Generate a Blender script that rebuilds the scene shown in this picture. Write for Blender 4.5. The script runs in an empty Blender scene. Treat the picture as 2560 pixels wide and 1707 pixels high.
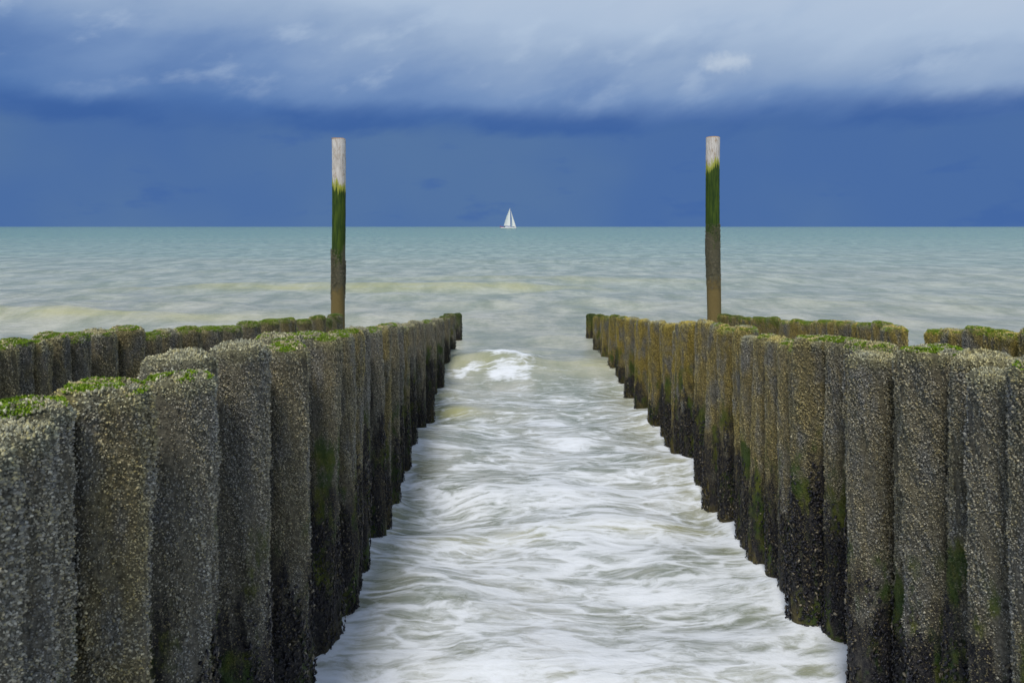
import bpy, math, random
import numpy as np

random.seed(7)
RNG = np.random.default_rng(11)
SC = bpy.context.scene
COL = SC.collection

# ------------------------------------------------------------------ camera, sky, sun, exposure
CAM_H = 2.512
cam_d = bpy.data.cameras.new('camera')
cam = bpy.data.objects.new('camera', cam_d); COL.objects.link(cam)
cam.location = (0, 0, CAM_H); cam.rotation_euler = (math.radians(90), 0, 0)
cam_d.sensor_width = 36.0
cam_d.lens = 36.0 * 2000 / 2560
cam_d.shift_x = 17 / 2560
cam_d.shift_y = -286.5 / 2560
cam_d.clip_start = 0.05
cam_d.clip_end = 60000
cam_d.dof.use_dof = True
cam_d.dof.focus_distance = 8.0
cam_d.dof.aperture_fstop = 9.0
SC.camera = cam

SUN_DIR = np.array([-0.16, -0.55, 0.82]); SUN_DIR /= np.linalg.norm(SUN_DIR)
sun_d = bpy.data.lights.new('sun', 'SUN')
sun_d.energy = 2.6; sun_d.angle = math.radians(14); sun_d.color = (1.0, 0.94, 0.84)
sun = bpy.data.objects.new('sun', sun_d); COL.objects.link(sun)
from mathutils import Vector
sun.rotation_euler = Vector(SUN_DIR).to_track_quat('Z', 'Y').to_euler()
sun.location = (-30, -30, 50)

SC.render.engine = 'CYCLES'
SC.cycles.use_denoising = True
SC.cycles.max_bounces = 6
SC.cycles.diffuse_bounces = 2
SC.cycles.glossy_bounces = 3
SC.view_settings.view_transform = 'Standard'
SC.view_settings.look = 'None'
SC.view_settings.exposure = 0.0
SC.view_settings.gamma = 1.0
SC.view_settings.use_curve_mapping = False


# ------------------------------------------------------------------ node helpers
class NT:
    def __init__(s, nt): s.nt = nt
    def n(s, typ, ins=None, **props):
        nd = s.nt.nodes.new(typ)
        for k, v in props.items(): setattr(nd, k, v)
        for k, v in (ins or {}).items():
            sock = nd.inputs[k]
            if isinstance(v, bpy.types.NodeSocket): s.nt.links.new(v, sock)
            else: sock.default_value = v
        return nd
    def m(s, op, a, b=0.0, c=0.0, clamp=False):
        return s.n('ShaderNodeMath', {0: a, 1: b, 2: c}, operation=op, use_clamp=clamp).outputs[0]
    def add(s, a, b): return s.m('ADD', a, b)
    def sub(s, a, b): return s.m('SUBTRACT', a, b)
    def mul(s, a, b): return s.m('MULTIPLY', a, b)
    def ss(s, v, a, b, c=0.0, d=1.0):          # smooth step, works for falling ramps too
        return s.n('ShaderNodeMapRange', {'Value': v, 'From Min': a, 'From Max': b, 'To Min': c, 'To Max': d},
                   interpolation_type='SMOOTHSTEP').outputs[0]
    def lin(s, v, a, b, c=0.0, d=1.0):
        return s.n('ShaderNodeMapRange', {'Value': v, 'From Min': a, 'From Max': b, 'To Min': c, 'To Max': d}).outputs[0]
    def mix(s, f, a, b, blend='MIX'):
        def c(v): return (*v, 1.0) if isinstance(v, tuple) and len(v) == 3 else v
        nd = s.n('ShaderNodeMix', {0: f, 6: c(a), 7: c(b)}, data_type='RGBA', blend_type=blend)
        return nd.outputs[2]
    def noise(s, vec, scale, detail=4, rough=0.55, dist=0.0, lac=2.0):
        return s.n('ShaderNodeTexNoise', {'Vector': vec, 'Scale': scale, 'Detail': detail, 'Roughness': rough,
                                          'Distortion': dist, 'Lacunarity': lac}).outputs[0]
    def noisec(s, vec, scale, detail=3, rough=0.5):
        return s.n('ShaderNodeTexNoise', {'Vector': vec, 'Scale': scale, 'Detail': detail, 'Roughness': rough}).outputs[1]
    def scale(s, vec, sc, loc=(0, 0, 0)):
        return s.n('ShaderNodeMapping', {'Vector': vec, 'Scale': sc, 'Location': loc}).outputs[0]
    def sep(s, v):
        o = s.n('ShaderNodeSeparateXYZ', {0: v}).outputs
        return o[0], o[1], o[2]
    def comb(s, x, y, z): return s.n('ShaderNodeCombineXYZ', {0: x, 1: y, 2: z}).outputs[0]
    def vm(s, op, a, b): return s.n('ShaderNodeVectorMath', {0: a, 1: b}, operation=op).outputs[0]
    def ramp(s, f, stops, interp='LINEAR'):
        nd = s.n('ShaderNodeValToRGB', {0: f}); cr = nd.color_ramp; cr.interpolation = interp
        while len(cr.elements) < len(stops): cr.elements.new(0.5)
        for e, (p, c) in zip(cr.elements, stops):
            e.position = p; e.color = (*c, 1.0)
        return nd.outputs[0]


def material(name):
    mat = bpy.data.materials.new(name); mat.use_nodes = True
    mat.node_tree.nodes.clear()
    return mat, NT(mat.node_tree)


def finish(g, color, rough, bump=None, bump_d=0.01, bump_s=1.0, spec=0.5, ior=1.45):
    ins = {'Base Color': color, 'Roughness': rough, 'IOR': ior, 'Specular IOR Level': spec}
    if bump is not None:
        ins['Normal'] = g.n('ShaderNodeBump', {'Height': bump, 'Distance': bump_d, 'Strength': bump_s}).outputs[0]
    p = g.n('ShaderNodeBsdfPrincipled', ins)
    o = g.n('ShaderNodeOutputMaterial'); g.nt.links.new(p.outputs[0], o.inputs[0])
    return p


# ------------------------------------------------------------------ world: Nishita sky behind a stormy cloud deck
W = bpy.data.worlds.new('World'); SC.world = W; W.use_nodes = True
W.node_tree.nodes.clear()
g = NT(W.node_tree)
SKY_STRENGTH = 0.1
sky = g.n('ShaderNodeTexSky', sky_type='NISHITA', sun_disc=False,
          sun_elevation=math.asin(SUN_DIR[2]), sun_rotation=math.atan2(SUN_DIR[0], SUN_DIR[1]),
          air_density=1.0, dust_density=1.0, ozone_density=1.0)
dirv = g.n('ShaderNodeTexCoord').outputs['Generated']
dirv = g.n('ShaderNodeVectorMath', {0: dirv}, operation='NORMALIZE').outputs[0]
dx, dy, dz = g.sep(dirv)
# large soft cloud masses, smaller billows, and wisps rising obliquely
nA = g.noise(g.scale(dirv, (2.2, 2.2, 4.0), (3.1, 0.7, 0.4)), 1.5, 2, 0.45)
slant = g.comb(g.add(dx, g.mul(dz, -0.55)), dy, g.add(dz, g.mul(dx, -0.12)))
nB = g.noise(g.scale(slant, (3.0, 3.0, 6.0), (0.4, 1.9, 2.2)), 2.3, 6, 0.50, 0.0)
nC = g.noise(g.scale(slant, (4.0, 4.0, 7.0), (5.2, 0.1, 1.2)), 3.6, 8, 0.54, 0.0)
# underside of the deck: elevation with a wavy, ragged edge
edge = g.add(dz, g.mul(g.sub(nB, 0.5), 0.034))
edge = g.add(edge, g.mul(g.sub(nC, 0.5), 0.030))
lift = g.add(dz, g.add(g.mul(g.sub(nA, 0.5), 0.10), g.mul(g.sub(nB, 0.5), 0.090)))
lift = g.add(lift, g.add(g.mul(dx, 0.085), 0.024))
deck = g.ramp(g.lin(lift, 0.08, 0.40), [
    (0.00, (0.062, 0.148, 0.385)), (0.20, (0.090, 0.190, 0.430)), (0.375, (0.180, 0.290, 0.515)),
    (0.50, (0.300, 0.410, 0.595)), (0.62, (0.405, 0.515, 0.680)), (1.00, (0.540, 0.620, 0.740))])
# brighter billow tops and darker folds
bill = g.ss(nC, 0.52, 0.76)
deck = g.mix(g.mul(g.mul(bill, 0.50), g.ss(dz, 0.12, 0.20)), deck, (0.47, 0.58, 0.73))
fold = g.mul(g.ss(nB, 0.50, 0.28), 0.30)
deck = g.mix(fold, deck, g.mix(1.0, deck, (0.68, 0.76, 0.88), 'MULTIPLY'))
# the rain curtain below the deck
nR = g.noise(g.scale(dirv, (2.0, 2.0, 2.4), (1.3, 4.1, 0.0)), 2.0, 3, 0.45)
rain = g.mix(g.ss(nR, 0.35, 0.68), (0.068, 0.152, 0.368), (0.090, 0.178, 0.360))
rain = g.mix(g.mul(g.ss(g.noise(g.scale(dirv, (3, 3, 9), (7, 3, 1)), 3.0, 5, 0.55), 0.56, 0.70), 0.5), rain, (0.048, 0.125, 0.365))
shelf = g.mul(g.ss(edge, 0.158, 0.130), g.ss(edge, 0.106, 0.124))
col = g.mix(g.ss(edge, 0.110, 0.142), rain, deck)
col = g.mix(g.mul(shelf, g.ss(nB, 0.34, 0.58, 0.25, 0.85)), col, (0.044, 0.118, 0.342))
# one small bright cloud
pd = np.array([(1812 - 1263) / 2000, 1.0, (567 - 158) / 2000]); pd /= np.linalg.norm(pd)
off = g.vm('SUBTRACT', dirv, (float(pd[0]), float(pd[1]), float(pd[2])))
off = g.n('ShaderNodeVectorMath', {0: off, 1: (1.0, 1.0, 2.0)}, operation='MULTIPLY').outputs[0]
ln = g.n('ShaderNodeVectorMath', {0: off}, operation='LENGTH').outputs[1]
puff = g.ss(g.sub(ln, g.mul(g.sub(g.noise(dirv, 34.0, 7, 0.62), 0.5), 0.060)), 0.034, 0.004)
col = g.mix(g.mul(puff, 0.55), col, (0.60, 0.68, 0.77))
# the deck breaks open higher up
cover = g.ss(g.noise(g.scale(dirv, (1.5, 1.5, 2.5), (0, 0, 5)), 1.7, 5, 0.55), 0.62, 0.42, 0.0, 1.0)
cover = g.m('MAXIMUM', cover, g.ss(dz, 0.62, 0.36))
cloud = g.vm('SCALE', col, (0, 0, 0)); cloud.node.inputs['Scale'].default_value = 1.0 / SKY_STRENGTH
skyc = g.mix(cover, sky.outputs[0], cloud)
bg = g.n('ShaderNodeBackground', {'Color': skyc, 'Strength': SKY_STRENGTH})
wo = g.n('ShaderNodeOutputWorld'); g.nt.links.new(bg.outputs[0], wo.inputs[0])

# ------------------------------------------------------------------ scene helpers
def mesh_from(name, verts, faces, mats=None, smooth=False, mat_idx=None):
    """verts (N,3) array; faces: list of (M,k) int arrays"""
    me = bpy.data.meshes.new(name)
    verts = np.asarray(verts, dtype=np.float32)
    me.vertices.add(len(verts)); me.vertices.foreach_set('co', verts.ravel())
    loops = np.concatenate([f.ravel() for f in faces]).astype(np.int32)
    sizes = np.concatenate([np.full(len(f), f.shape[1]) for f in faces]).astype(np.int32)
    starts = np.concatenate([[0], np.cumsum(sizes)[:-1]]).astype(np.int32)
    me.loops.add(len(loops)); me.loops.foreach_set('vertex_index', loops)
    me.polygons.add(len(sizes))
    me.polygons.foreach_set('loop_start', starts)
    me.polygons.foreach_set('loop_total', sizes)
    if smooth: me.polygons.foreach_set('use_smooth', np.ones(len(sizes), dtype=bool))
    for m_ in (mats or []): me.materials.append(m_)
    if mat_idx is not None: me.polygons.foreach_set('material_index', np.asarray(mat_idx, dtype=np.int32))
    me.update(calc_edges=True); me.validate()
    return me


def link(name, data, parent=None, loc=(0, 0, 0), rot=(0, 0, 0)):
    o = bpy.data.objects.new(name, data); COL.objects.link(o)
    o.parent = parent; o.location = loc; o.rotation_euler = rot
    return o


def tag(o, label=None, cat=None, group=None, kind=None):
    if label: o['label'] = label
    if cat: o['category'] = cat
    if group: o['group'] = group
    if kind: o['kind'] = kind
    return o


def grid_faces(nr, nc, wrap=False):
    r = np.arange(nr - 1)[:, None]; c = np.arange(nc if wrap else nc - 1)[None, :]
    c2 = (c + 1) % nc
    f = np.stack([r * nc + c, r * nc + c2, (r + 1) * nc + c2, (r + 1) * nc + c], -1)
    return f.reshape(-1, 4)


# ------------------------------------------------------------------ materials for the timber
def skin_zones(g, base, wet_dark, zloc):
    """tidal zones shared by shaft and barnacles. Object colour: r ochre amount, g algae amount, b depth of mussel line /2"""
    oc = g.n('ShaderNodeObjectInfo').outputs['Color']
    cs = g.n('ShaderNodeSeparateColor', {0: oc}).outputs
    pos = g.n('ShaderNodeNewGeometry').outputs['Position']
    px, py, pz = g.sep(pos)
    vs = g.scale(pos, (1, 1, 0.28))
    n_st = g.noise(vs, 9.0, 4, 0.6)
    n_pt = g.noise(pos, 5.5, 5, 0.6)
    n_al = g.noise(g.scale(pos, (1, 1, 0.45), (4, 2, 7)), 7.0, 5, 0.62)
    below = g.sub(g.mul(zloc, -1.0), g.mul(cs[2], 2.0))             # metres below the mussel line
    mus = g.ss(g.add(below, g.add(g.mul(g.sub(n_st, 0.5), 1.5), g.mul(g.sub(n_pt, 0.5), 0.9))), -0.16, 0.16)
    # ochre growth, with a warm sunlit tint put into the same colour
    och = g.mul(g.ss(g.add(n_st, g.mul(g.sub(n_pt, 0.5), 0.6)), 0.30, 0.60), cs[0])
    col = g.mix(och, base, g.mix(1.0, base, (1.56, 1.24, 0.31), 'MULTIPLY'))
    # pale yellow-green film on the crown of the pile
    rim = g.mul(g.ss(g.add(zloc, g.mul(g.sub(n_pt, 0.5), 0.12)), -0.075, 0.0), 0.5)
    col = g.mix(rim, col, g.mix(1.0, col, (1.12, 1.20, 0.86), 'MULTIPLY'))
    # green algae: around the mussel line and, on the outer piles, from the crown down
    top_g = g.mul(g.ss(g.add(zloc, g.mul(g.sub(n_al, 0.5), 0.5)), -0.42, -0.02), g.ss(cs[1], 0.25, 0.95))
    low_g = g.mul(g.ss(g.add(below, g.mul(g.sub(n_al, 0.5), 0.8)), -0.35, -0.1), g.ss(n_al, 0.50, 0.63))
    col = g.mix(mus, col, wet_dark)
    col = g.mix(g.mul(low_g, 0.85), col, g.mix(g.ss(n_pt, 0.42, 0.62), (0.036, 0.075, 0.008), (0.105, 0.120, 0.014)))
    col = g.mix(g.mul(top_g, 0.8), col, (0.060, 0.095, 0.014))
    # scoured, ochre foot just above the water
    foot = g.mul(g.ss(g.add(pz, g.mul(g.sub(n_st, 0.5), 0.95)), 0.20, 0.00), g.ss(cs[0], 0.0, 0.7, 0.35, 1.0))
    n_ft = g.noise(g.scale(pos, (1, 1, 0.35), (1, 3, 2)), 55.0, 5, 0.7)
    fcol = g.ramp(n_ft, [(0.30, (0.020, 0.018, 0.008)), (0.48, (0.095, 0.074, 0.020)), (0.62, (0.150, 0.128, 0.036)), (0.75, (0.23, 0.20, 0.09))])
    col = g.mix(g.mul(foot, 0.75), col, fcol)
    return col, mus, foot


mat_shaft, g = material('weathered_pile_timber')
zl = g.sep(g.n('ShaderNodeTexCoord').outputs['Object'])[2]
p3 = g.n('ShaderNodeNewGeometry').outputs['Position']
nb = g.noise(p3, 60, 4, 0.65)
base = g.ramp(nb, [(0.30, (0.034, 0.032, 0.026)), (0.50, (0.085, 0.082, 0.066)), (0.70, (0.165, 0.158, 0.130))])
wd = g.mix(g.ss(nb, 0.4, 0.65), (0.010, 0.010, 0.014), (0.045, 0.042, 0.038))
c, mus, foot = skin_zones(g, base, wd, zl)
finish(g, c, g.ss(mus, 0, 1, 0.75, 0.5), g.noise(p3, 110, 3, 0.6), 0.012, 0.9, 0.35)

mat_barn, g = material('barnacle_shell')
zl = g.sep(g.n('ShaderNodeTexCoord').outputs['Object'])[2]
ri = g.n('ShaderNodeNewGeometry').outputs['Random Per Island']
base = g.ramp(ri, [(0.0, (0.080, 0.078, 0.066)), (0.30, (0.180, 0.180, 0.162)), (0.58, (0.285, 0.287, 0.272)),
                   (0.74, (0.330, 0.300, 0.185)), (0.90, (0.410, 0.408, 0.385)), (1.0, (0.54, 0.53, 0.47))])
r2 = g.m('FRACT', g.mul(ri, 37.7))
wd = g.mix(g.ss(r2, 0.58, 0.88), (0.015, 0.015, 0.018), (0.17, 0.145, 0.080))
c, mus, foot = skin_zones(g, base, wd, zl)
c = g.mix(1.0, c, g.ramp(r2, [(0.0, (0.68, 0.68, 0.68)), (0.5, (1, 1, 1)), (1.0, (1.32, 1.31, 1.26))]), 'MULTIPLY')
finish(g, c, g.ss(mus, 0, 1, 0.75, 0.45), spec=0.35)

mat_mussel, g = material('mussel_shell')
ri = g.n('ShaderNodeNewGeometry').outputs['Random Per Island']
c = g.ramp(ri, [(0.0, (0.008, 0.008, 0.013)), (0.55, (0.020, 0.020, 0.028)), (0.78, (0.035, 0.030, 0.028)),
                (0.86, (0.085, 0.070, 0.040)), (0.93, (0.020, 0.022, 0.020)), (0.97, (0.22, 0.19, 0.13)), (1.0, (0.26, 0.23, 0.17))])
finish(g, c, 0.33, spec=0.5)

mat_algae, g = material('green_algae')
ri = g.n('ShaderNodeNewGeometry').outputs['Random Per Island']
oc = g.n('ShaderNodeObjectInfo').outputs['Color']
c = g.mix(1.0, oc, g.ramp(ri, [(0.0, (0.55, 0.62, 0.5)), (0.5, (1, 1, 1)), (1.0, (1.6, 1.35, 1.1))]), 'MULTIPLY')
finish(g, c, 0.55, spec=0.3)

# ------------------------------------------------------------------ pile meshes (shared by all the piles)
def noise_fn(n, kmax, zf, seed):
    r = np.random.default_rng(seed)
    k = r.integers(1, kmax + 1, n); w = r.uniform(0.2, 1, n) * zf; ph = r.uniform(0, 6.283, n); a = r.normal(0, 1, n)
    a /= np.sqrt((a ** 2).sum()) + 1e-9
    def f(th, z):
        out = np.zeros(np.broadcast(th, z).shape)
        for i in range(n): out = out + a[i] * np.cos(k[i] * th + w[i] * z * 6.283 + ph[i])
        return out
    return f


LEN = 3.0
class PileShape:
    def __init__(s, seed):
        s.r = np.random.default_rng(seed)
        s.lob = noise_fn(8, 7, 0.30, seed + 1)
        s.lump = noise_fn(14, 9, 3.0, seed + 2)
        s.fine = noise_fn(26, 24, 11.0, seed + 3)
        s.top = noise_fn(10, 4, 5.0, seed + 4)
        s.tilt = s.r.uniform(-0.13, 0.13, 2)
        s.chip = noise_fn(12, 8, 0.1, seed + 5)
    def rad(s, th, z):
        R = 0.129 * (1 + 0.062 * s.lob(th, z) + 0.038 * s.lump(th, z)) + 0.0045 * s.fine(th, z)
        return R
    def side(s, th, z):
        r = s.rad(th, z)
        r = r * (1 - (0.11 + 0.05 * s.chip(th, 0)) * np.clip((z + 0.034) / 0.034, 0, 1) ** 2)
        return np.stack([r * np.cos(th), r * np.sin(th), z + 0 * th], -1)
    def cap(s, t, th):
        r = s.rad(th, 0 * th) * (0.89 - 0.05 * s.chip(th, 0)) * t
        z = 0.012 * (1 - t ** 4) + 0.013 * s.top(th, t) * t * (1 - 0.6 * t ** 3) + (s.tilt[0] * r * np.cos(th) + s.tilt[1] * r * np.sin(th)) * (1 - t ** 6)
        return np.stack([r * np.cos(th), r * np.sin(th), z], -1)


def build_shaft(sh, nm):
    nu = 72
    th = np.linspace(0, 2 * math.pi, nu, endpoint=False)
    rings = [sh.cap(np.full(nu, t), th) for t in (0.02, 0.2, 0.4, 0.6, 0.78, 0.9)]
    zs = np.concatenate([[0, -0.008, -0.018, -0.032], np.linspace(-0.052, -1.9, 100), np.linspace(-2.0, -LEN, 8)])
    rings += [sh.side(th, np.full(nu, z)) for z in zs]
    v = np.concatenate(rings)
    f = grid_faces(len(rings), nu, True)[:, ::-1]
    return mesh_from(nm, v, [f, np.arange(nu)[None, :]], [mat_shaft], smooth=True)


def frame_of(nrm, r):
    a = r.normal(size=nrm.shape); t = np.cross(nrm, a); t /= np.linalg.norm(t, axis=1, keepdims=True)
    return t, np.cross(nrm, t)


def frusta(P, N, rad, hgt, r, sides=5):
    n = len(P); T, B = frame_of(N, r)
    an = np.arange(sides) * 2 * math.pi / sides
    ca, sa = np.cos(an)[None, :, None], np.sin(an)[None, :, None]
    ringd = T[:, None, :] * ca + B[:, None, :] * sa
    j = r.uniform(0.8, 1.2, (n, sides, 1))
    base = P[:, None, :] + ringd * rad[:, None, None] * j - N[:, None, :] * (rad * 0.25)[:, None, None]
    top = P[:, None, :] + ringd * (rad * 0.50)[:, None, None] * j + N[:, None, :] * hgt[:, None, None]
    cen = P + N * (hgt * 0.62)[:, None]
    v = np.concatenate([base, top, cen[:, None, :]], 1)
    k = 2 * sides + 1
    o = (np.arange(n) * k)[:, None, None]
    i = np.arange(sides); i2 = (i + 1) % sides
    q = np.stack([i, i2, sides + i2, sides + i], -1)[None] + o
    t3 = np.stack([sides + i, sides + i2, np.full(sides, 2 * sides)], -1)[None] + o
    return v.reshape(-1, 3), q.reshape(-1, 4), t3.reshape(-1, 3)


def build_barnacles(sh, nm, seed, n=40000, nt=3000, zmin=-1.50):
    r = np.random.default_rng(seed)
    th = r.uniform(0, 2 * math.pi, n)
    z = -r.beta(1.0, 1.25, n) * (-zmin)
    P = sh.side(th, z)
    N = np.stack([np.cos(th), np.sin(th), np.clip((z + 0.036) / 0.036, 0, 1) ** 2], -1)
    t = np.sqrt(r.uniform(0, 1, nt)); th2 = r.uniform(0, 2 * math.pi, nt)
    P2 = sh.cap(t, th2); N2 = np.stack([0.3 * t * np.cos(th2), 0.3 * t * np.sin(th2), np.ones(nt)], -1)
    P = np.concatenate([P, P2]); N = np.concatenate([N, N2]); tha = np.concatenate([th, th2]); za = np.concatenate([z, 0 * t])
    N += r.normal(0, 0.32, N.shape); N /= np.linalg.norm(N, axis=1, keepdims=True)
    clump = noise_fn(60, 60, 50.0, seed + 5)(tha, za)
    rad = np.clip(r.lognormal(math.log(0.0028), 0.25, len(P)), 0.0017, 0.0050)
    pn = noise_fn(16, 7, 3.5, seed + 6)(tha, za)
    rad = rad * np.clip(1 + 0.17 * pn, 0.65, 1.35)
    P = P + N * (0.0048 * np.clip(clump, -1.2, 2.2))[:, None]
    bare = noise_fn(18, 8, 2.2, seed + 8)(tha, za)
    k = (bare < 1.15) | (r.uniform(0, 1, len(P)) < 0.15)
    P, N, rad = P[k], N[k], rad[k]
    v, q, t3 = frusta(P, N, rad, rad * r.uniform(0.9, 2.0, len(P)), r, 3)
    return mesh_from(nm, v, [q, t3], [mat_barn])


def build_mussels(sh, nm, seed, n=1900):
    """shells hang from just above z=0 (mussel line) to 1.2 m below it"""
    r = np.random.default_rng(seed)
    keep_f = noise_fn(12, 5, 1.4, seed + 9)
    th = r.uniform(0, 2 * math.pi, n * 3); z = 0.12 - 1.35 * r.uniform(0, 1, n * 3) ** 0.9
    k = keep_f(th, z) + np.clip(-z / 0.35, -0.6, 1.0) > r.normal(0.45, 0.25, n * 3)
    th, z = th[k][:n], z[k][:n]; n = len(th)
    P = sh.side(th, z - 0.85); P[:, 2] = z
    N = np.stack([np.cos(th), np.sin(th), 0 * th], -1)
    P += N * (0.006 + 0.010 * np.clip(keep_f(th, z), 0, 2) * r.uniform(0, 1, n))[:, None]
    Nn = N + r.normal(0, 0.5, N.shape); Nn /= np.linalg.norm(Nn, axis=1, keepdims=True)
    T, B = frame_of(Nn, r)
    L = r.uniform(0.009, 0.017, n)[:, None]; Wd = L * r.uniform(0.45, 0.6, (n, 1)); H = L * 0.5
    # pointed shell: tip, two mid rings of three, blunt end
    v = np.stack([P - T * L, P - T * L * 0.2 + B * Wd * 0.8, P - T * L * 0.2 - B * Wd * 0.8, P - T * L * 0.2 + Nn * H,
                  P + T * L * 0.6 + B * Wd, P + T * L * 0.6 - B * Wd, P + T * L * 0.6 + Nn * H * 0.9, P + T * L], 1)
    f4 = np.array([[1, 4, 6, 3], [3, 6, 5, 2], [2, 5, 4, 1]]); f3 = np.array([[0, 1, 3], [0, 3, 2], [0, 2, 1], [4, 7, 6], [6, 7, 5], [5, 7, 4]])
    o = (np.arange(n) * 8)[:, None, None]
    return mesh_from(nm, v.reshape(-1, 3), [(f4[None] + o).reshape(-1, 4), (f3[None] + o).reshape(-1, 3)], [mat_mussel], smooth=True)


def build_algae(sh, nm, seed, mode):
    r = np.random.default_rng(seed)
    n = {'full': 9000, 'patch': 9500, 'rim': 6000, 'drape': 8000}[mode]
    nf = noise_fn(9, 4, 1.6, seed + 1)
    t = np.sqrt(r.uniform(0, 1, n)); th = r.uniform(0, 2 * math.pi, n)
    m = nf(th, t * 1.5)
    k = {'full': m > -1.1, 'drape': m > -1.3, 'patch': m > 0.05, 'rim': (t > 0.72) & (m > -0.2)}[mode]
    t, th = t[k], th[k]
    P = sh.cap(t, th); N = np.stack([0.35 * t * np.cos(th), 0.35 * t * np.sin(th), np.ones(len(t))], -1)
    if mode in ('full', 'drape', 'rim'):
        ns = {'full': 1500, 'drape': 5200, 'rim': 900}[mode]; dep = {'full': 0.035, 'drape': 0.14, 'rim': 0.03}[mode]
        ths = r.uniform(0, 2 * math.pi, ns); zs = -dep * r.uniform(0, 1, ns) ** 1.5
        kk = nf(ths, zs * 3) > -0.4 + 0.8 * (-zs / dep)
        ths, zs = ths[kk], zs[kk]
        P = np.concatenate([P, sh.side(ths, zs)]); N = np.concatenate([N, np.stack([np.cos(ths), np.sin(ths), -0.5 + 0 * ths], -1)])
    n = len(P)
    N = N + r.normal(0, 0.45, N.shape); N /= np.linalg.norm(N, axis=1, keepdims=True)
    T, B = frame_of(N, r)
    L = r.uniform(0.003, 0.008, n)[:, None]; Wd = r.uniform(0.0013, 0.0028, n)[:, None]
    lean = T * r.uniform(-0.3, 0.9, (n, 1))
    v = np.stack([P - B * Wd, P + B * Wd, P + N * L * 0.7 + lean * L * 0.5 + B * Wd * 0.8, P + N * L * 0.7 + lean * L * 0.5 - B * Wd * 0.8,
                  P + N * L + lean * L * 1.1], 1) + (N * 0.004)[:, None, :]
    o = (np.arange(n) * 5)[:, None, None]
    return mesh_from(nm, v.reshape(-1, 3), [(np.array([[0, 1, 2, 3]])[None] + o).reshape(-1, 4), (np.array([[3, 2, 4]])[None] + o).reshape(-1, 3)], [mat_algae])


SHAPES = [PileShape(100 + 17 * i) for i in range(4)]
M_SHAFT = [build_shaft(s, 'shaft') for s in SHAPES]
M_BARN = [build_barnacles(s, 'barnacle_crust', 300 + i) for i, s in enumerate(SHAPES)]
M_MUSS = [build_mussels(s, 'mussel_cluster', 500 + i) for i, s in enumerate(SHAPES)]
M_ALG = {m_: [build_algae(s, 'algae_cap', 700 + i, m_) for i, s in enumerate(SHAPES)] for m_ in ('full', 'patch', 'rim', 'drape')}

# ------------------------------------------------------------------ where the piles stand
def top_z(y): return 2.275 - 0.0965 * y

rs = random.Random(21)
# near piles of the two channel rows (x, y, top, radius)
near_l = [(-1.145, 1.62, 2.045, 0.140), (-1.225, 1.90, 2.020, 0.140), (-1.315, 2.15, 2.020, 0.140), (-1.21, 2.42, 2.022, 0.143),
          (-1.16, 2.86, 1.972, 0.126), (-1.27, 3.13, 2.00, 0.138), (-1.165, 3.50, 1.985, 0.128), (-1.13, 4.08, 1.895, 0.134),
          (-1.25, 4.42, 1.900, 0.140), (-1.19, 4.85, 1.850, 0.130)]
near_r = [(1.90, 2.53, 2.03, 0.138), (1.93, 2.82, 2.02, 0.134), (1.92, 3.06, 1.945, 0.130), (2.01, 3.34, 1.962, 0.132), (1.935, 3.60, 1.950, 0.142),
          (2.03, 3.87, 1.890, 0.134), (1.905, 4.12, 1.842, 0.126), (2.03, 4.44, 1.855, 0.136), (2.04, 4.74, 1.83, 0.130), (1.945, 4.99, 1.812, 0.148)]

def run(x_row, azimuths, fac=0.66, rmin=0.100, slope=0.0):
    """piles of one row: the bearings (tangent * 2000) of the free edge of each pile, seen from the head of the channel"""
    out = []; step = 0.0; sg = 1 if x_row > 0 else -1
    for k in range(len(azimuths) - 1):
        e0, e1 = azimuths[k], azimuths[k + 1]                        # free edge of this pile, of the next nearer one
        y = abs(x_row) * 2000 / (e0 + 8)
        for _ in range(8):
            r = min(0.140, max(rmin + 0.022 * min(1.0, max(0.0, (y - 13) / 3)), fac * (e1 - e0) * y / 2000))
            y = (abs(x_row) + slope * (y - 10) + r * 0.0) * 2000 / (e0 + r * 2000 / y)
        if rs.random() < 0.45: step = rs.uniform(-0.045, 0.045)
        jx = rs.gauss(0, 0.010)
        out.append((sg * (abs(x_row) + slope * (y - 10)) + jx, y, top_z(y) + step + rs.uniform(-0.02, 0.02), r))
    return out

def fill(lst, sg):
    lst = sorted(lst, key=lambda q: q[1]); out = []
    for a_, b_ in zip(lst, lst[1:] + [None]):
        out.append(a_)
        if b_ is None: break
        g_ = b_[1] - a_[1]
        if not 0.42 < g_ < 1.9 or a_[1] < 3.3: continue
        n_ = max(1, int(round(g_ / 0.45)) - 1)
        for k in range(n_):
            t = (k + 1) / (n_ + 1); y = a_[1] + g_ * t
            out.append((a_[0] * (1 - t) + b_[0] * t + sg * rs.uniform(0.06, 0.11), y,
                        min(a_[2], b_[2]) - rs.uniform(0.0, 0.05), rs.uniform(0.104, 0.118)))
    return out

ROWS = {
    'dl': near_l + run(-1.075, [107, 123, 136, 153, 181, 204, 222, 239, 252, 267, 283, 310, 339, 360, 379, 404, 431]),
    'or': near_r + run(1.92, [201, 221, 242, 259, 280, 300, 328, 354, 392, 423, 438, 481, 507, 532, 571, 591, 622, 650, 680, 699, 721]),
    'ol': run(-3.05, [406, 446, 484, 525, 563, 609, 663, 707, 760, 810, 857, 905, 974, 1044, 1089, 1146, 1177, 1226, 1270, 1330, 1400], 0.80, 0.118),
    'gap': run(4.25, [529, 558, 581, 614, 647, 688, 713, 738, 767, 783, 803, 825, 866, 884, 915, 946, 1003], 0.80, 0.118)
           + run(4.25, [1052, 1089, 1140], 0.7, 0.118) + run(4.25, [1142, 1198, 1232, 1282, 1340, 1420], 0.8, 0.118),
}

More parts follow.
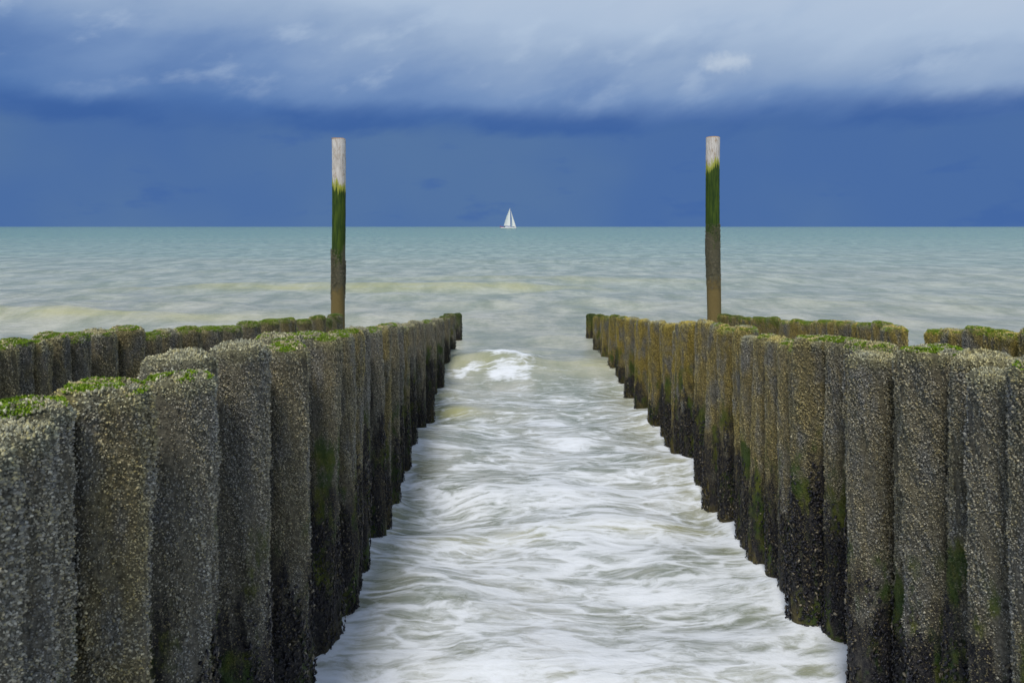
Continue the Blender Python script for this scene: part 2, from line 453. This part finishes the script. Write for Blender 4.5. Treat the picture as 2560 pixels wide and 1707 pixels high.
for key in ROWS:
    if key == 'gap':
        far_part = [q for q in ROWS[key] if q[1] > 8.4]; near_part = [q for q in ROWS[key] if q[1] <= 8.4]
        ROWS[key] = fill(far_part, 1) + near_part
    else: ROWS[key] = fill(ROWS[key], -1 if key in ('dl', 'ol') else 1)

# ------------------------------------------------------------------ the sea
def sea_height(x, y):
    h = np.zeros_like(x)
    r = np.random.default_rng(5)
    far = 1.0 / (1 + (np.maximum(y, 0) / 120.0) ** 2)
    # chop: many short waves, crests mostly along the shore, only where the sheet is fine enough
    for i in range(46):
        lam = math.exp(r.uniform(math.log(0.32), math.log(4.5)))
        a = r.normal(0, 0.75); k = 2 * math.pi / lam
        ph = r.uniform(0, 6.28)
        fade = np.clip(1.6 - y * 0.022 / (lam * 0.30), 0, 1)
        amp = 0.0070 * lam ** 0.80
        h += amp * fade * far * np.sin(k * (math.sin(a) * x + math.cos(a) * y) + ph + 0.7 * np.sin(0.9 * x + i))
    # long swell
    for lam, a, am in ((7.3, 0.06, 0.030), (11.0, -0.09, 0.040), (17.0, 0.03, 0.045)):
        h += am * far * np.sin(2 * math.pi / lam * (math.sin(a) * x + math.cos(a) * y) + lam)
    h *= np.clip((y - 2) / 5.0, 0.45, 1) 
    h -= 0.02
    sand = np.zeros_like(x); foam = np.zeros_like(x)  # sand: stirred sand plus painted wave-face light and pile reflections and shade
    def wave(y0, x0, x1, soft, A, front, back, s_amt):
        nonlocal h, sand
        env = 1 / (1 + np.exp(-(x - x0) / soft)) / (1 + np.exp((x - x1) / soft))
        yy = y0 + 0.25 * np.sin(0.55 * x + y0) + 0.10 * np.sin(1.7 * x + 2 * y0)
        d = y - yy
        prof = np.where(d < 0, np.exp(-(d / front) ** 2), np.exp(-(d / back) ** 2))
        h = h + A * env * prof
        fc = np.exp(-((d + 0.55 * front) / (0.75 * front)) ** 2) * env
        sand = np.maximum(sand, s_amt * fc)  # light shining through the wave face, painted as yellow along with stirred sand
        return env, d
    wave(32.5, -15.0, 3.5, 1.2, 0.34, 1.0, 3.5, 0.50)
    wave(37.5, -5.0, 9.0, 2.0, 0.18, 1.6, 3.0, 0.35)
    wave(22.6, -19.0, -7.3, 0.9, 0.22, 0.7, 2.2, 0.45)
    wave(26.0, 5.0, 17.0, 2.0, 0.10, 1.4, 2.2, 0.10)
    env, d = wave(14.15, -1.6, 2.1, 0.22, 0.13, 0.50, 1.1, 0.50)
    # white water tumbling over the middle of the breaker
    rag = 0.10 * np.sin(5.1 * x + 1.0) + 0.07 * np.sin(11.3 * x + 4) + 0.05 * np.sin(23 * x)
    xr = x + 0.10 * np.sin(7 * y) + 0.06 * np.sin(17 * y + 2)
    mid = np.exp(-((xr - 0.14) / 0.60) ** 2)
    dr = d + rag
    h += 0.09 * mid * np.where(dr < 0, np.exp(-(dr / 0.36) ** 2), np.exp(-(dr / 0.7) ** 2))
    lefty = np.exp(-((xr + 0.66) / 0.36) ** 2)
    foam = np.maximum(foam, mid * np.exp(-((dr - 0.08) / 0.30) ** 2) * 0.92)
    foam = np.maximum(foam, 0.82 * mid * np.exp(-((dr + 0.55) / 0.46) ** 2))
    foam = np.maximum(foam, 0.62 * np.exp(-((xr - 0.25) / 0.55) ** 2) * np.exp(-((y - 12.6) / 0.75) ** 2))
    foam = np.maximum(foam, 0.80 * lefty * np.exp(-((dr + 0.58) / 0.24) ** 2))
    foam = np.maximum(foam, 0.66 * np.exp(-((xr + 0.10) / 0.42) ** 2) * np.exp(-((y - 15.7) / 0.9) ** 2))
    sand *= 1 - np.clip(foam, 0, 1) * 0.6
    # a little peaked wavelet by the darker row
    wave(11.45, -1.05, -0.45, 0.10, 0.10, 0.22, 0.35, 0.7)
    wave(9.9, -1.2, -0.3, 0.15, 0.05, 0.2, 0.3, 0.25)
    # low roller near the shore
    env, d = wave(6.45, -1.2, 2.4, 0.3, 0.075, 0.22, 0.55, 0.45)
    foam = np.maximum(foam, 0.80 * env * np.exp(-((d + 0.30) / 0.26) ** 2) * (0.72 + 0.28 * np.tanh(x)))
    env, d = wave(4.75, -1.2, 2.4, 0.3, 0.05, 0.2, 0.5, 0.25)
    foam = np.maximum(foam, 0.85 * env * np.exp(-((d + 0.35) / 0.35) ** 2))
    # general foam cover grows towards the shore
    gen = np.interp(y, [3.0, 4.2, 5.2, 6.0, 7.6, 9.2, 10.6, 12.4, 13.4, 14.2, 15.5, 30], [0.80, 0.71, 0.60, 0.63, 0.61, 0.53, 0.50, 0.42, 0.34, 0.14, 0.03, 0.0])
    lat = np.interp(x, [-1.2, -0.75, 0.1, 0.9, 1.6, 2.0], [0.76, 0.92, 1.0, 1.02, 1.0, 0.94])
    lat = np.where(y < 5.0, 1.0 - (1.0 - lat) * 0.4, lat)
    foam = np.maximum(foam, gen * lat)
    foam = np.maximum(foam, 0.75 * np.exp(-((x - 0.65) / 0.45) ** 2) * np.exp(-((y - 10.3) / 0.45) ** 2))
    foam = np.maximum(foam, 0.80 * np.exp(-((x - 0.75) / 0.55) ** 2) * np.exp(-((y - 9.1) / 0.6) ** 2))
    # broken foam collars where the wash runs round the piles
    for key in ('dl', 'or'):
        for (qx, qy, qz, qr) in ROWS[key]:
            m = (np.abs(x - qx) < 0.6) & (np.abs(y - qy) < 0.6)
            if m.any():
                rr = np.hypot(x[m] - qx, y[m] - qy) - qr
                foam[m] = foam[m] + 0.20 * np.exp(-(rr / 0.07) ** 2) * np.clip((16 - qy) / 6, 0.2, 1)
                h[m] = h[m] + 0.018 * np.exp(-(rr / 0.09) ** 2)
    # olive reflection and shade of the piles, painted on the water beside them
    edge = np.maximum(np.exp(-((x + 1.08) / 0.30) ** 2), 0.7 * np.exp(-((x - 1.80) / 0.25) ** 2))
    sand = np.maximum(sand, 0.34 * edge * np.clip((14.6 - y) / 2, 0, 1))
    return h, sand, foam


ys = np.concatenate([np.linspace(-14, 2.2, 30), np.arange(2.3, 21, 0.036)])
yy = [ys[-1]]
while yy[-1] < 42000: yy.append(yy[-1] + max(0.09, 0.0135 * (yy[-1] - 14)))
ys = np.concatenate([ys, yy[1:]])
tc = np.linspace(-1, 1, 301)
inner = 0.62
YY = ys[:, None]; TT = tc[None, :]
hw = np.maximum(3.3, 0.40 * YY); ow = 1.1 * np.abs(YY) + 16
XX = np.where(np.abs(TT) < inner, TT / inner * hw, np.sign(TT) * (hw + (np.abs(TT) - inner) / (1 - inner) * (ow - hw)))
YG = np.broadcast_to(YY, XX.shape).copy()
HH, SAND_LIGHT, FOAM = sea_height(XX, YG)
HH = np.where(YG > 500, 0.0, HH)
sv = np.stack([XX, YG, HH], -1).reshape(-1, 3)

mat_sea, g = material('sea_water')
pos = g.n('ShaderNodeNewGeometry').outputs['Position']
px, py, pz = g.sep(pos)
foam_a = g.n('ShaderNodeAttribute', attribute_name='foam').outputs['Fac']
sand_light_a = g.n('ShaderNodeAttribute', attribute_name='sand').outputs['Fac']
flat = g.comb(px, py, 0.0)
# body colour: sandy and grey in the shallows, teal offshore
far_n = g.noise(g.scale(flat, (0.010, 0.05, 1)), 1.0, 5, 0.6)
dist = g.m('LOGARITHM', g.m('MAXIMUM', py, 1.0), 10.0)
dist = g.add(dist, g.mul(g.sub(far_n, 0.5), 0.55))
body = g.ramp(g.lin(dist, 1.0, 3.2), [(0.0, (0.335, 0.348, 0.305)), (0.16, (0.400, 0.412, 0.348)), (0.30, (0.378, 0.425, 0.358)),
                                      (0.43, (0.298, 0.398, 0.335)), (0.62, (0.210, 0.345, 0.275)), (1.0, (0.176, 0.308, 0.240))])
patch = g.noise(g.scale(flat, (0.70, 0.30, 1)), 1.0, 9, 0.66)  # mottled body colour, standing in for light and shade on the chop
patch2 = g.noise(g.scale(flat, (1.3, 1.5, 1), (2, 7, 0)), 1.0, 6, 0.68)
body = g.mix(g.ss(patch, 0.36, 0.64), g.mix(1.0, body, (0.70, 0.76, 0.74), 'MULTIPLY'), g.mix(1.0, body, (1.18, 1.15, 1.16), 'MULTIPLY'))
body = g.mix(g.ss(patch2, 0.35, 0.68), g.mix(1.0, body, (0.86, 0.88, 0.86), 'MULTIPLY'), g.mix(1.0, body, (1.08, 1.08, 1.10), 'MULTIPLY'))
sand_light_n = g.mul(sand_light_a, g.ss(g.noise(g.scale(flat, (0.45, 1.6, 1)), 1.2, 6, 0.65), 0.34, 0.66, 0.30, 1.0))
body = g.mix(sand_light_n, body, (0.430, 0.410, 0.130))  # olive yellow: stirred sand plus light through waves and pile reflections, as colour
# foam: soft drawn-out streaks and lace
w1 = g.noisec(g.scale(flat, (0.9, 1.6, 1)), 1.3, 3, 0.55)
w1 = g.n('ShaderNodeVectorMath', {0: g.vm('SUBTRACT', w1, (0.5, 0.5, 0.5)), 1: (0.75, 0.34, 0)}, operation='MULTIPLY').outputs[0]
fv = g.vm('ADD', flat, w1)
f_big = g.noise(g.scale(fv, (0.70, 1.7, 1)), 1.25, 4, 0.55, 0.2)
f_mid = g.noise(g.scale(fv, (1.6, 4.6, 1), (3, 8, 0)), 1.6, 7, 0.64, 0.4)
rid = g.sub(1.0, g.m('ABSOLUTE', g.mul(g.sub(g.noise(g.scale(fv, (1.1, 3.4, 1), (9, 2, 0)), 1.8, 6, 0.55), 0.5), 7.0)))
w2 = g.noisec(g.scale(fv, (2.0, 4.0, 1)), 2.0, 4, 0.6)
w2 = g.n('ShaderNodeVectorMath', {0: g.vm('SUBTRACT', w2, (0.5, 0.5, 0.5)), 1: (0.22, 0.10, 0)}, operation='MULTIPLY').outputs[0]
fv2 = g.vm('ADD', fv, w2)
vor = g.n('ShaderNodeTexVoronoi', {'Vector': g.scale(fv2, (1.9, 6.6, 1)), 'Scale': 1.0, 'Randomness': 1.0}, feature='DISTANCE_TO_EDGE').outputs[0]
lace = g.ss(vor, 0.13, 0.0)
fine = g.noise(g.scale(fv2, (4.5, 13.0, 1), (1, 5, 0)), 2.2, 6, 0.70, 0.5)
fsum = g.add(g.mul(f_big, 0.72), g.mul(f_mid, 0.78))
fsum = g.add(fsum, g.mul(g.m('MAXIMUM', rid, 0.0), 0.13))
fsum = g.add(fsum, g.mul(lace, 0.15))
fsum = g.add(fsum, g.mul(g.sub(fine, 0.5), 0.52))
fval = g.add(fsum, g.mul(g.sub(foam_a, 0.5), 0.95))
foam_m = g.add(g.mul(g.ss(fval, 0.74, 1.10), 0.78), g.mul(g.ss(fval, 0.95, 1.35), 0.22))
foam_m = g.mul(foam_m, g.ss(foam_a, 0.03, 0.20))
# scattered whitecaps far out
wc = g.mul(g.ss(g.noise(g.scale(flat, (0.012, 0.06, 1), (5, 1, 0)), 1.0, 8, 0.7), 0.735, 0.76), g.ss(py, 90, 160))
foam_m = g.m('MAXIMUM', foam_m, g.mul(wc, 0.8))
colr = g.mix(foam_m, body, (0.77, 0.81, 0.865))
rough = g.lin(foam_m, 0, 1, 0.22, 0.85)
# ripples
b1 = g.noise(g.scale(flat, (1.0, 1.5, 1)), 2.0, 6, 0.62)
b2 = g.noise(g.scale(flat, (0.24, 0.24, 1), (3, 3, 0)), 1.6, 6, 0.6)
bsum = g.add(g.mul(b1, g.lin(py, 8, 24, 0.035, 0.11)), g.mul(b2, g.lin(py, 10, 60, 0.02, 0.30)))
bsum = g.add(bsum, g.mul(foam_m, 0.005))
nrm = g.n('ShaderNodeBump', {'Height': bsum, 'Distance': 1.0, 'Strength': 1.0}).outputs[0]
p = g.n('ShaderNodeBsdfPrincipled', {'Base Color': colr, 'Roughness': rough, 'IOR': 1.33, 'Specular IOR Level': 0.20, 'Normal': nrm})
o = g.n('ShaderNodeOutputMaterial'); g.nt.links.new(p.outputs[0], o.inputs[0])

me = mesh_from('sea', sv, [grid_faces(len(ys), len(tc))], [mat_sea], smooth=True)
for nm, arr in (('foam', FOAM), ('sand', SAND_LIGHT)):  # 'sand' also holds the painted wave-face light and pile reflections
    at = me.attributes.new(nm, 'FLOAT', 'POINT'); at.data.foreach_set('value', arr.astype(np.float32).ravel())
sea = tag(link('sea', me), 'grey green sea with foam washing between the pile rows', None, None, 'structure')

# ------------------------------------------------------------------ rows of piles
ORD1 = ['', 'first', 'second', 'third', 'fourth', 'fifth', 'sixth', 'seventh', 'eighth', 'ninth', 'tenth', 'eleventh', 'twelfth',
        'thirteenth', 'fourteenth', 'fifteenth', 'sixteenth', 'seventeenth', 'eighteenth', 'nineteenth']
TENS = {2: ('twenty', 'twentieth'), 3: ('thirty', 'thirtieth'), 4: ('forty', 'fortieth'), 5: ('fifty', 'fiftieth'), 6: ('sixty', 'sixtieth')}
def ordinal(n):
    if n < 20: return ORD1[n]
    a, b = divmod(n, 10)
    return TENS[a][1] if b == 0 else TENS[a][0] + '-' + ORD1[b]


def mussel_depth(y, side):
    d = y / 18.2
    if side < 0: return float(np.interp(y, [0, 4.4, 5.6, 8, 13, 18.2], [1.20, 1.12, 0.92, 0.86, 0.70, 0.42]))
    return float(np.interp(d, [0, 0.19, 0.25, 0.56, 0.8, 1.0], [1.25, 1.15, 1.0, 0.88, 0.62, 0.42]))


def make_pile(x, y, ztop, rad, ochre, green, alg, alg_col, label, group, side):
    root = link('timber_pile', None, None, (x, y, ztop), (random.gauss(0, 0.016), random.gauss(0, 0.016), random.uniform(0, 6.283)))
    root.empty_display_size = 0.2
    s = rad / 0.138
    i = random.randrange(4)
    root.scale = (s, s, 1.0)
    ml = max(0.3, mussel_depth(y, side) + random.uniform(-0.24, 0.20))
    colr = (ochre, green, ml / 2, 1.0)
    a = link('shaft', M_SHAFT[i], root); a.color = colr
    b = link('barnacle_crust', M_BARN[i], root); b.color = colr; b['kind'] = 'stuff'
    m_ = link('mussel_cluster', M_MUSS[i], root, (0, 0, -ml)); m_.color = colr; m_.scale = (1.0 + 0.16 * max(0.0, y / 18.2 - 0.25),) * 2 + (1.0,); m_['kind'] = 'stuff'
    if alg:
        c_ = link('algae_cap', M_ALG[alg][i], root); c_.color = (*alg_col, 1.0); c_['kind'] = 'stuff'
    tag(root, label, 'pile', group)
    return root


ROW_TXT = {'dl': 'darker channel row', 'or': 'ochre channel row',
           'ol': 'row behind darker row', 'gap': 'outer row with gap'}
ROW_GRP = {'dl': 'piles of the darker row along the channel', 'or': 'piles of the ochre row along the channel',
           'ol': 'piles of the outer row behind the darker row', 'gap': 'piles of the outer row with a gap'}
for key, lst in ROWS.items():
    lst = sorted(lst, key=lambda q: q[1])
    n = len(lst)
    for j, (x, y, z, rd) in enumerate(lst):
        d = y / 18.2
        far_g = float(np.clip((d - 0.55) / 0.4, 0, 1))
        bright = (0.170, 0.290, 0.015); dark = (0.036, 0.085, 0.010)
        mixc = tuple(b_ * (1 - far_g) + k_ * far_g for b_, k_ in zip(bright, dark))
        green = 0.0; alg = None
        if key == 'dl':
            ochre = rs.uniform(0.06, 0.34) if rs.random() < 0.8 else 0.55
            if d > 0.93: green, alg = 0.75, 'drape'
            elif d > 0.75: green, alg = 0.35, 'full'
            elif rs.random() < 0.42: alg = rs.choice(['patch', 'patch', 'rim'])
        elif key == 'or':
            ochre = rs.uniform(0.14, 0.36) + 0.62 * float(np.clip((d - 0.2) / 0.25, 0, 1))
            if d > 0.90: green, alg = 0.85, 'drape'
            elif d > 0.72: green, alg = 0.45, 'full'
            elif rs.random() < 0.34: alg = rs.choice(['patch', 'patch', 'rim'])
        elif key == 'ol':
            ochre = rs.uniform(0.25, 0.5)
            alg = 'full' if (d > 0.55 or rs.random() < 0.55) else rs.choice(['patch', 'rim'])
            if d > 0.60: green = 0.35
            if d > 0.72: alg = 'drape'; green = 0.5
        else:
            ochre = rs.uniform(0.55, 0.9)
            alg = 'full' if rs.random() < 0.7 else 'rim'
            if d > 0.66: alg, green = 'drape', 0.4
        if key == 'dl' and abs(y - 2.42) < 0.02 or key == 'dl' and abs(y - 2.15) < 0.02 or key == 'or' and abs(y - 3.60) < 0.02: alg = 'patch'
        if key == 'dl' and y < 3.6: ochre = 0.42 if abs(y - 2.42) < 0.02 else 0.15
        k = n - j                                                     # counted from the sea
        look = {'patch': 'green algae patch on top', 'rim': 'green rim', 'full': 'green algae top',
                'drape': 'draped in dark algae', None: 'bare grey top'}[alg]
        where = 'pile at the sea end of the %s' % ROW_TXT[key] if k == 1 else '%s pile from the sea in the %s' % (ordinal(k), ROW_TXT[key])
        lab = '%s, %s' % (where, look)
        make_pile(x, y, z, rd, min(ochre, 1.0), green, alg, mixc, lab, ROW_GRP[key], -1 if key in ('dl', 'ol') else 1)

# ------------------------------------------------------------------ the two marker poles
def pole_material(name, z_green, z_barn, z_foot):
    mat, g = material(name)
    zz = g.sep(g.n('ShaderNodeTexCoord').outputs['Object'])[2]
    pos = g.n('ShaderNodeTexCoord').outputs['Object']
    px, py, _ = g.sep(pos)
    drip = g.noise(g.scale(pos, (1, 1, 0.10)), 26, 4, 0.65)
    blot = g.noise(g.scale(pos, (1, 1, 0.5)), 9, 5, 0.6)
    fine = g.noise(pos, 120, 4, 0.7)
    grain = g.noise(g.scale(pos, (1, 1, 0.06)), 70, 5, 0.7)
    wood = g.ramp(grain, [(0.32, (0.20, 0.165, 0.13)), (0.45, (0.56, 0.51, 0.45)), (0.62, (0.74, 0.70, 0.64))])
    wood = g.mix(g.mul(g.ss(blot, 0.50, 0.68), 0.75), wood, (0.32, 0.22, 0.13))
    wood = g.mix(g.ss(g.add(zz, g.mul(g.sub(drip, 0.5), 0.03)), -0.028, -0.006), wood, (0.42, 0.25, 0.10))
    zd = g.add(zz, g.mul(g.sub(drip, 0.5), 0.62))
    zd = g.add(zd, g.mul(px, 0.55))
    yel = g.ss(zd, z_green + 0.10, z_green - 0.02)
    col = g.mix(g.mul(yel, 0.95), wood, (0.34, 0.36, 0.035))
    gr = g.ss(zd, z_green - 0.02, z_green - 0.16)
    greenc = g.mix(g.ss(drip, 0.35, 0.68), (0.018, 0.044, 0.004), (0.060, 0.100, 0.008))
    col = g.mix(gr, col, greenc)
    zb = g.add(zz, g.add(g.mul(g.sub(blot, 0.5), 0.9), g.mul(px, -1.8)))
    br = g.ss(zb, z_barn + 0.10, z_barn - 0.10)
    barn = g.ramp(fine, [(0.30, (0.045, 0.043, 0.025)), (0.5, (0.105, 0.098, 0.060)), (0.7, (0.180, 0.168, 0.105))])
    col = g.mix(br, col, barn)
    ft = g.ss(g.add(zz, g.mul(g.sub(blot, 0.5), 0.7)), z_foot + 0.08, z_foot - 0.08)
    col = g.mix(g.mul(ft, 0.85), col, g.mix(g.ss(fine, 0.4, 0.62), (0.13, 0.092, 0.026), (0.24, 0.175, 0.062)))
    finish(g, col, 0.72, g.add(grain, g.mul(fine, br)), 0.006, 0.8, 0.3)
    return mat


def make_pole(x, y, ztop, rad, zg, zb, zf, lean, label, seed):
    root = link('marker_pole', None, None, (x, y, ztop), lean)
    mat = pole_material('marker_pole_timber', zg, zb, zf)
    nu = 48; th = np.linspace(0, 2 * math.pi, nu, endpoint=False)
    f1 = noise_fn(8, 4, 0.5, seed); f2 = noise_fn(24, 14, 9.0, seed + 1); f3 = noise_fn(10, 3, 1.2, seed + 2)
    L = ztop + 0.8
    rings = []
    for t, z in ((0.03, 0.004), (0.45, 0.003), (0.88, 0.0), (0.965, -0.004)):
        rings.append(np.stack([rad * t * np.cos(th), rad * t * np.sin(th), np.full(nu, z) + 0.003 * f3(th, t * 3)], -1))
    for z in np.concatenate([[-0.015], np.linspace(-0.03, -L, 150)]):
        crust = np.clip((zb - z) / 0.8, 0, 1) * np.clip((z - zf + 0.3) / 0.9, 0.15, 1)
        r = rad * (1 + 0.018 * f1(th, z)) + 0.0015 * f2(th, z) + crust * (0.006 + 0.007 * f2(th, z * 1.7) + 0.006 * f3(th, z))
        cx = 0.018 * math.sin(1.1 * z + seed)
        rings.append(np.stack([r * np.cos(th) + cx, r * np.sin(th), np.full(nu, z)], -1))
    v = np.concatenate(rings)
    link('shaft', mesh_from('pole_shaft', v, [grid_faces(len(rings), nu, True)[:, ::-1], np.arange(nu)[None, :]], [mat], smooth=True), root)
    # barnacles on the lower part
    r = np.random.default_rng(seed + 7); n = 5200
    th = r.uniform(0, 2 * math.pi, n); z = r.uniform(zf - 0.25, zb + 0.2, n)
    k = np.clip((zb + 0.15 - z - 1.2 * rad * np.cos(th)) / 0.3, 0, 1) > r.uniform(0, 1, n)
    k &= np.clip((z - zf + 0.30) / 0.65 + 0.25 * np.sin(2 * th + seed), 0, 1) > r.uniform(0, 1, n)
    th, z = th[k], z[k]
    N = np.stack([np.cos(th), np.sin(th), 0 * th], -1)
    P = N * (rad * (1 + 0.018 * f1(th, z)) + 0.004 + 0.006 * f3(th, z))[:, None]; P[:, 2] = z
    P[:, 0] += 0.018 * np.sin(1.1 * z + seed)
    N = N + r.normal(0, 0.3, N.shape); N /= np.linalg.norm(N, axis=1, keepdims=True)
    rd = np.clip(r.lognormal(math.log(0.0075), 0.3, len(P)), 0.004, 0.014)
    vv, q, t3 = frusta(P, N, rd, rd * 0.9, r)
    b = link('barnacle_crust', mesh_from('pole_barnacles', vv, [q, t3], [mat_pole_barn]), root); b['kind'] = 'stuff'
    tag(root, label, 'pole', 'marker poles standing at the outer rows')
    return root


mat_pole_barn, g = material('pole_barnacle_shell')
ri = g.n('ShaderNodeNewGeometry').outputs['Random Per Island']
finish(g, g.ramp(ri, [(0.0, (0.050, 0.047, 0.030)), (0.5, (0.120, 0.112, 0.072)), (0.85, (0.165, 0.145, 0.080)), (1.0, (0.27, 0.25, 0.18))]), 0.7, spec=0.3)

make_pole(-3.18, 15.2, 4.19, 0.128, -0.88, -2.28, -2.82, (0.0, math.radians(-0.35), 0.4),
          'timber pole with the longer white top, standing behind the darker row', 40)
make_pole(4.385, 16.9, 4.405, 0.146, -0.60, -2.02, -2.98, (0.0, math.radians(0.45), 2.1),
          'timber pole with the shorter white top, standing at the outer row with the gap', 60)

# ------------------------------------------------------------------ the sailing boat
def plain(name, colr, rough=0.5, spec=0.4, var=0.06):
    mat, g = material(name)
    nz = g.noise(g.n('ShaderNodeTexCoord').outputs['Object'], 1.3, 4, 0.6)
    c = g.mix(g.ss(nz, 0.3, 0.7), tuple(v * (1 - var) for v in colr), tuple(min(1, v * (1 + var)) for v in colr))
    finish(g, c, rough, spec=spec)
    return mat

m_hull = plain('white_hull_paint', (0.80, 0.80, 0.80), 0.25)
m_sail = plain('white_sailcloth', (0.90, 0.90, 0.88), 0.8, 0.2, 0.03)
m_mast = plain('mast_alloy', (0.45, 0.45, 0.46), 0.4)
m_dark = plain('navy_canvas', (0.03, 0.035, 0.07), 0.8)
m_red = plain('crimson_flag', (0.36, 0.03, 0.12), 0.8)
m_glass = plain('cabin_glass', (0.02, 0.025, 0.03), 0.1)

DB = 1000.0; SB = DB / 2000.0                                         # metres per source pixel at the boat
boat = link('sailing_boat', None, None, ((1271 - 1263) * SB, DB, 0.0), (0, math.radians(0.8), math.radians(6)))
L = 19.0
# hull: sections along x (stern -, bow +)
st = np.linspace(0, 1, 15); secs = []
for t in st:
    x = -L / 2 + L * t
    bw = 2.5 * (0.72 + 0.28 * min(1, t / 0.4)) * (1 - max(0, (t - 0.45) / 0.55) ** 2.2) + 0.03
    deck_z = 1.55 + 0.45 * t ** 2; keel = -0.7 + 0.75 * max(0, (t - 0.75) / 0.25) ** 2 + 0.5 * max(0, (0.15 - t) / 0.15)
    xo = 0.9 * max(0, (t - 0.85) / 0.15)
    secs.append([(x + xo, -bw, deck_z), (x + 0.85 * xo, -bw * 0.96, deck_z * 0.45), (x + 0.4 * xo, -bw * 0.6, keel * 0.5), (x, 0, keel),
                 (x + 0.4 * xo, bw * 0.6, keel * 0.5), (x + 0.85 * xo, bw * 0.96, deck_z * 0.45), (x + xo, bw, deck_z), (x + xo, 0, deck_z + 0.08)])
hv = np.array(secs).reshape(-1, 3); nc = 8
hf = grid_faces(15, nc, True)
link('hull', mesh_from('hull', hv, [hf, np.arange(nc)[None, ::-1], (14 * nc + np.arange(nc))[None, :]], [m_hull]), boat)


def box(name, x0, x1, y0, y1, z0, z1, mat, parent, taper=0.0):
    v = [(x0, y0, z0), (x1, y0, z0), (x1, y1, z0), (x0, y1, z0), (x0 + taper, y0 + taper * .5, z1), (x1 - taper, y0 + taper * .5, z1),
         (x1 - taper, y1 - taper * .5, z1), (x0 + taper, y1 - taper * .5, z1)]
    f = np.array([[3, 2, 1, 0], [4, 5, 6, 7], [0, 1, 5, 4], [1, 2, 6, 5], [2, 3, 7, 6], [3, 0, 4, 7]])
    return link(name, mesh_from(name, v, [f], [mat]), parent)


def tube(name, a, b, r0, r1, mat, parent, n=8):
    a, b = np.array(a, float), np.array(b, float); d = (b - a) / np.linalg.norm(b - a)
    t = np.cross(d, [0.3, 0.9, 0.2]); t /= np.linalg.norm(t); q = np.cross(d, t)
    an = np.arange(n) * 2 * math.pi / n
    ring = np.cos(an)[:, None] * t + np.sin(an)[:, None] * q
    v = np.concatenate([a + ring * r0, b + ring * r1])
    return link(name, mesh_from(name, v, [grid_faces(2, n, True), np.arange(n)[None, ::-1], (n + np.arange(n))[None, :]], [mat], smooth=False), parent)


cab = box('cabin', -4.2, 3.6, -1.5, 1.5, 1.55, 2.45, m_hull, boat, 0.35)
for k in range(3): box('cabin_window', -2.6 + 1.9 * k, -1.4 + 1.9 * k, -1.43, -1.33, 1.85, 2.15, m_glass, cab)
box('spray_hood', -5.6, -4.1, -1.3, 1.3, 1.75, 3.0, m_dark, boat, 0.4)
MX = 2.6; MT = 26.0
tube('mast', (MX, 0, 1.8), (MX - 0.9, 0, MT), 0.16, 0.09, m_mast, boat)
tube('boom', (MX, 0, 3.3), (-6.0, -1.3, 3.4), 0.14, 0.11, m_mast, boat)


def sail(name, tack, clew, head, belly, roach, mat, parent, nu=9, nv=14):
    tack, clew, head = map(lambda q: np.array(q, float), (tack, clew, head))
    pts = []
    for j in range(nv):
        t = j / (nv - 1)
        lf = tack * (1 - t) + head * t; lc = clew * (1 - t) + head * t
        for i in range(nu):
            s = i / (nu - 1)
            q = lf * (1 - s) + lc * s
            e = (clew - tack) / np.linalg.norm(clew - tack)
            q = q + e * roach * math.sin(math.pi * t) * s + np.array([0, 1, 0]) * belly * math.sin(math.pi * s) * (1 - t) ** 0.6
            pts.append(q)
    v = np.array(pts); v = np.concatenate([v, v + np.array([0, 0.05, 0])])
    f = grid_faces(nv, nu)
    return link(name, mesh_from(name, v, [f, f[:, ::-1] + nu * nv], [mat], smooth=True), parent)


ms = sail('mainsail', (MX - 0.25, 0, 3.6), (-5.9, -1.3, 3.7), (MX - 1.1, 0, 25.6), 0.8, 0.55, m_sail, boat)
for k, t in enumerate((0.22, 0.42, 0.62, 0.8)):
    zt = 3.7 + t * 21.9; xl = -5.9 * (1 - t) + (MX - 1.1) * t
    tube('batten', (xl - 0.45, -1.4 * (1 - t), zt), (xl + 2.0 * (1 - 0.5 * t), -0.8 * (1 - t), zt + 0.1), 0.04, 0.04, m_mast, ms, 5)
sail('headsail', (9.6, 0, 2.3), (3.6, -1.9, 3.0), (MX - 0.6, 0, 24.6), 1.6, -1.0, m_sail, boat)
tube('forestay', (9.9, 0, 2.1), (MX - 0.7, 0, 25.0), 0.03, 0.03, m_mast, boat, 5)
tube('backstay', (-9.2, 0, 1.8), (MX - 0.9, 0, 25.8), 0.03, 0.03, m_mast, boat, 5)
box('deck_bag', 5.6, 8.2, -0.6, 0.6, 1.95, 2.6, m_dark, boat, 0.2)
fs = tube('flagstaff', (-9.2, 0, 1.6), (-9.5, 0, 3.6), 0.05, 0.03, m_mast, boat, 5)
fl = np.array([(-9.45 - 0.28 * i * 0.9, 0.12 * math.sin(i * 1.3), 3.5 - 1.3 * j - 0.08 * i) for j in (0, 1) for i in range(6)])
fl2 = np.concatenate([fl, fl + np.array([0, 0.03, 0])])
link('ensign', mesh_from('ensign', fl2, [grid_faces(2, 6), grid_faces(2, 6)[:, ::-1] + 12], [m_red]), fs)
box('stern_canopy', -9.0, -6.2, -1.4, 1.4, 1.75, 2.5, m_red, boat, 0.3)
tag(boat, 'white sailing boat with two white sails on the horizon', 'boat')
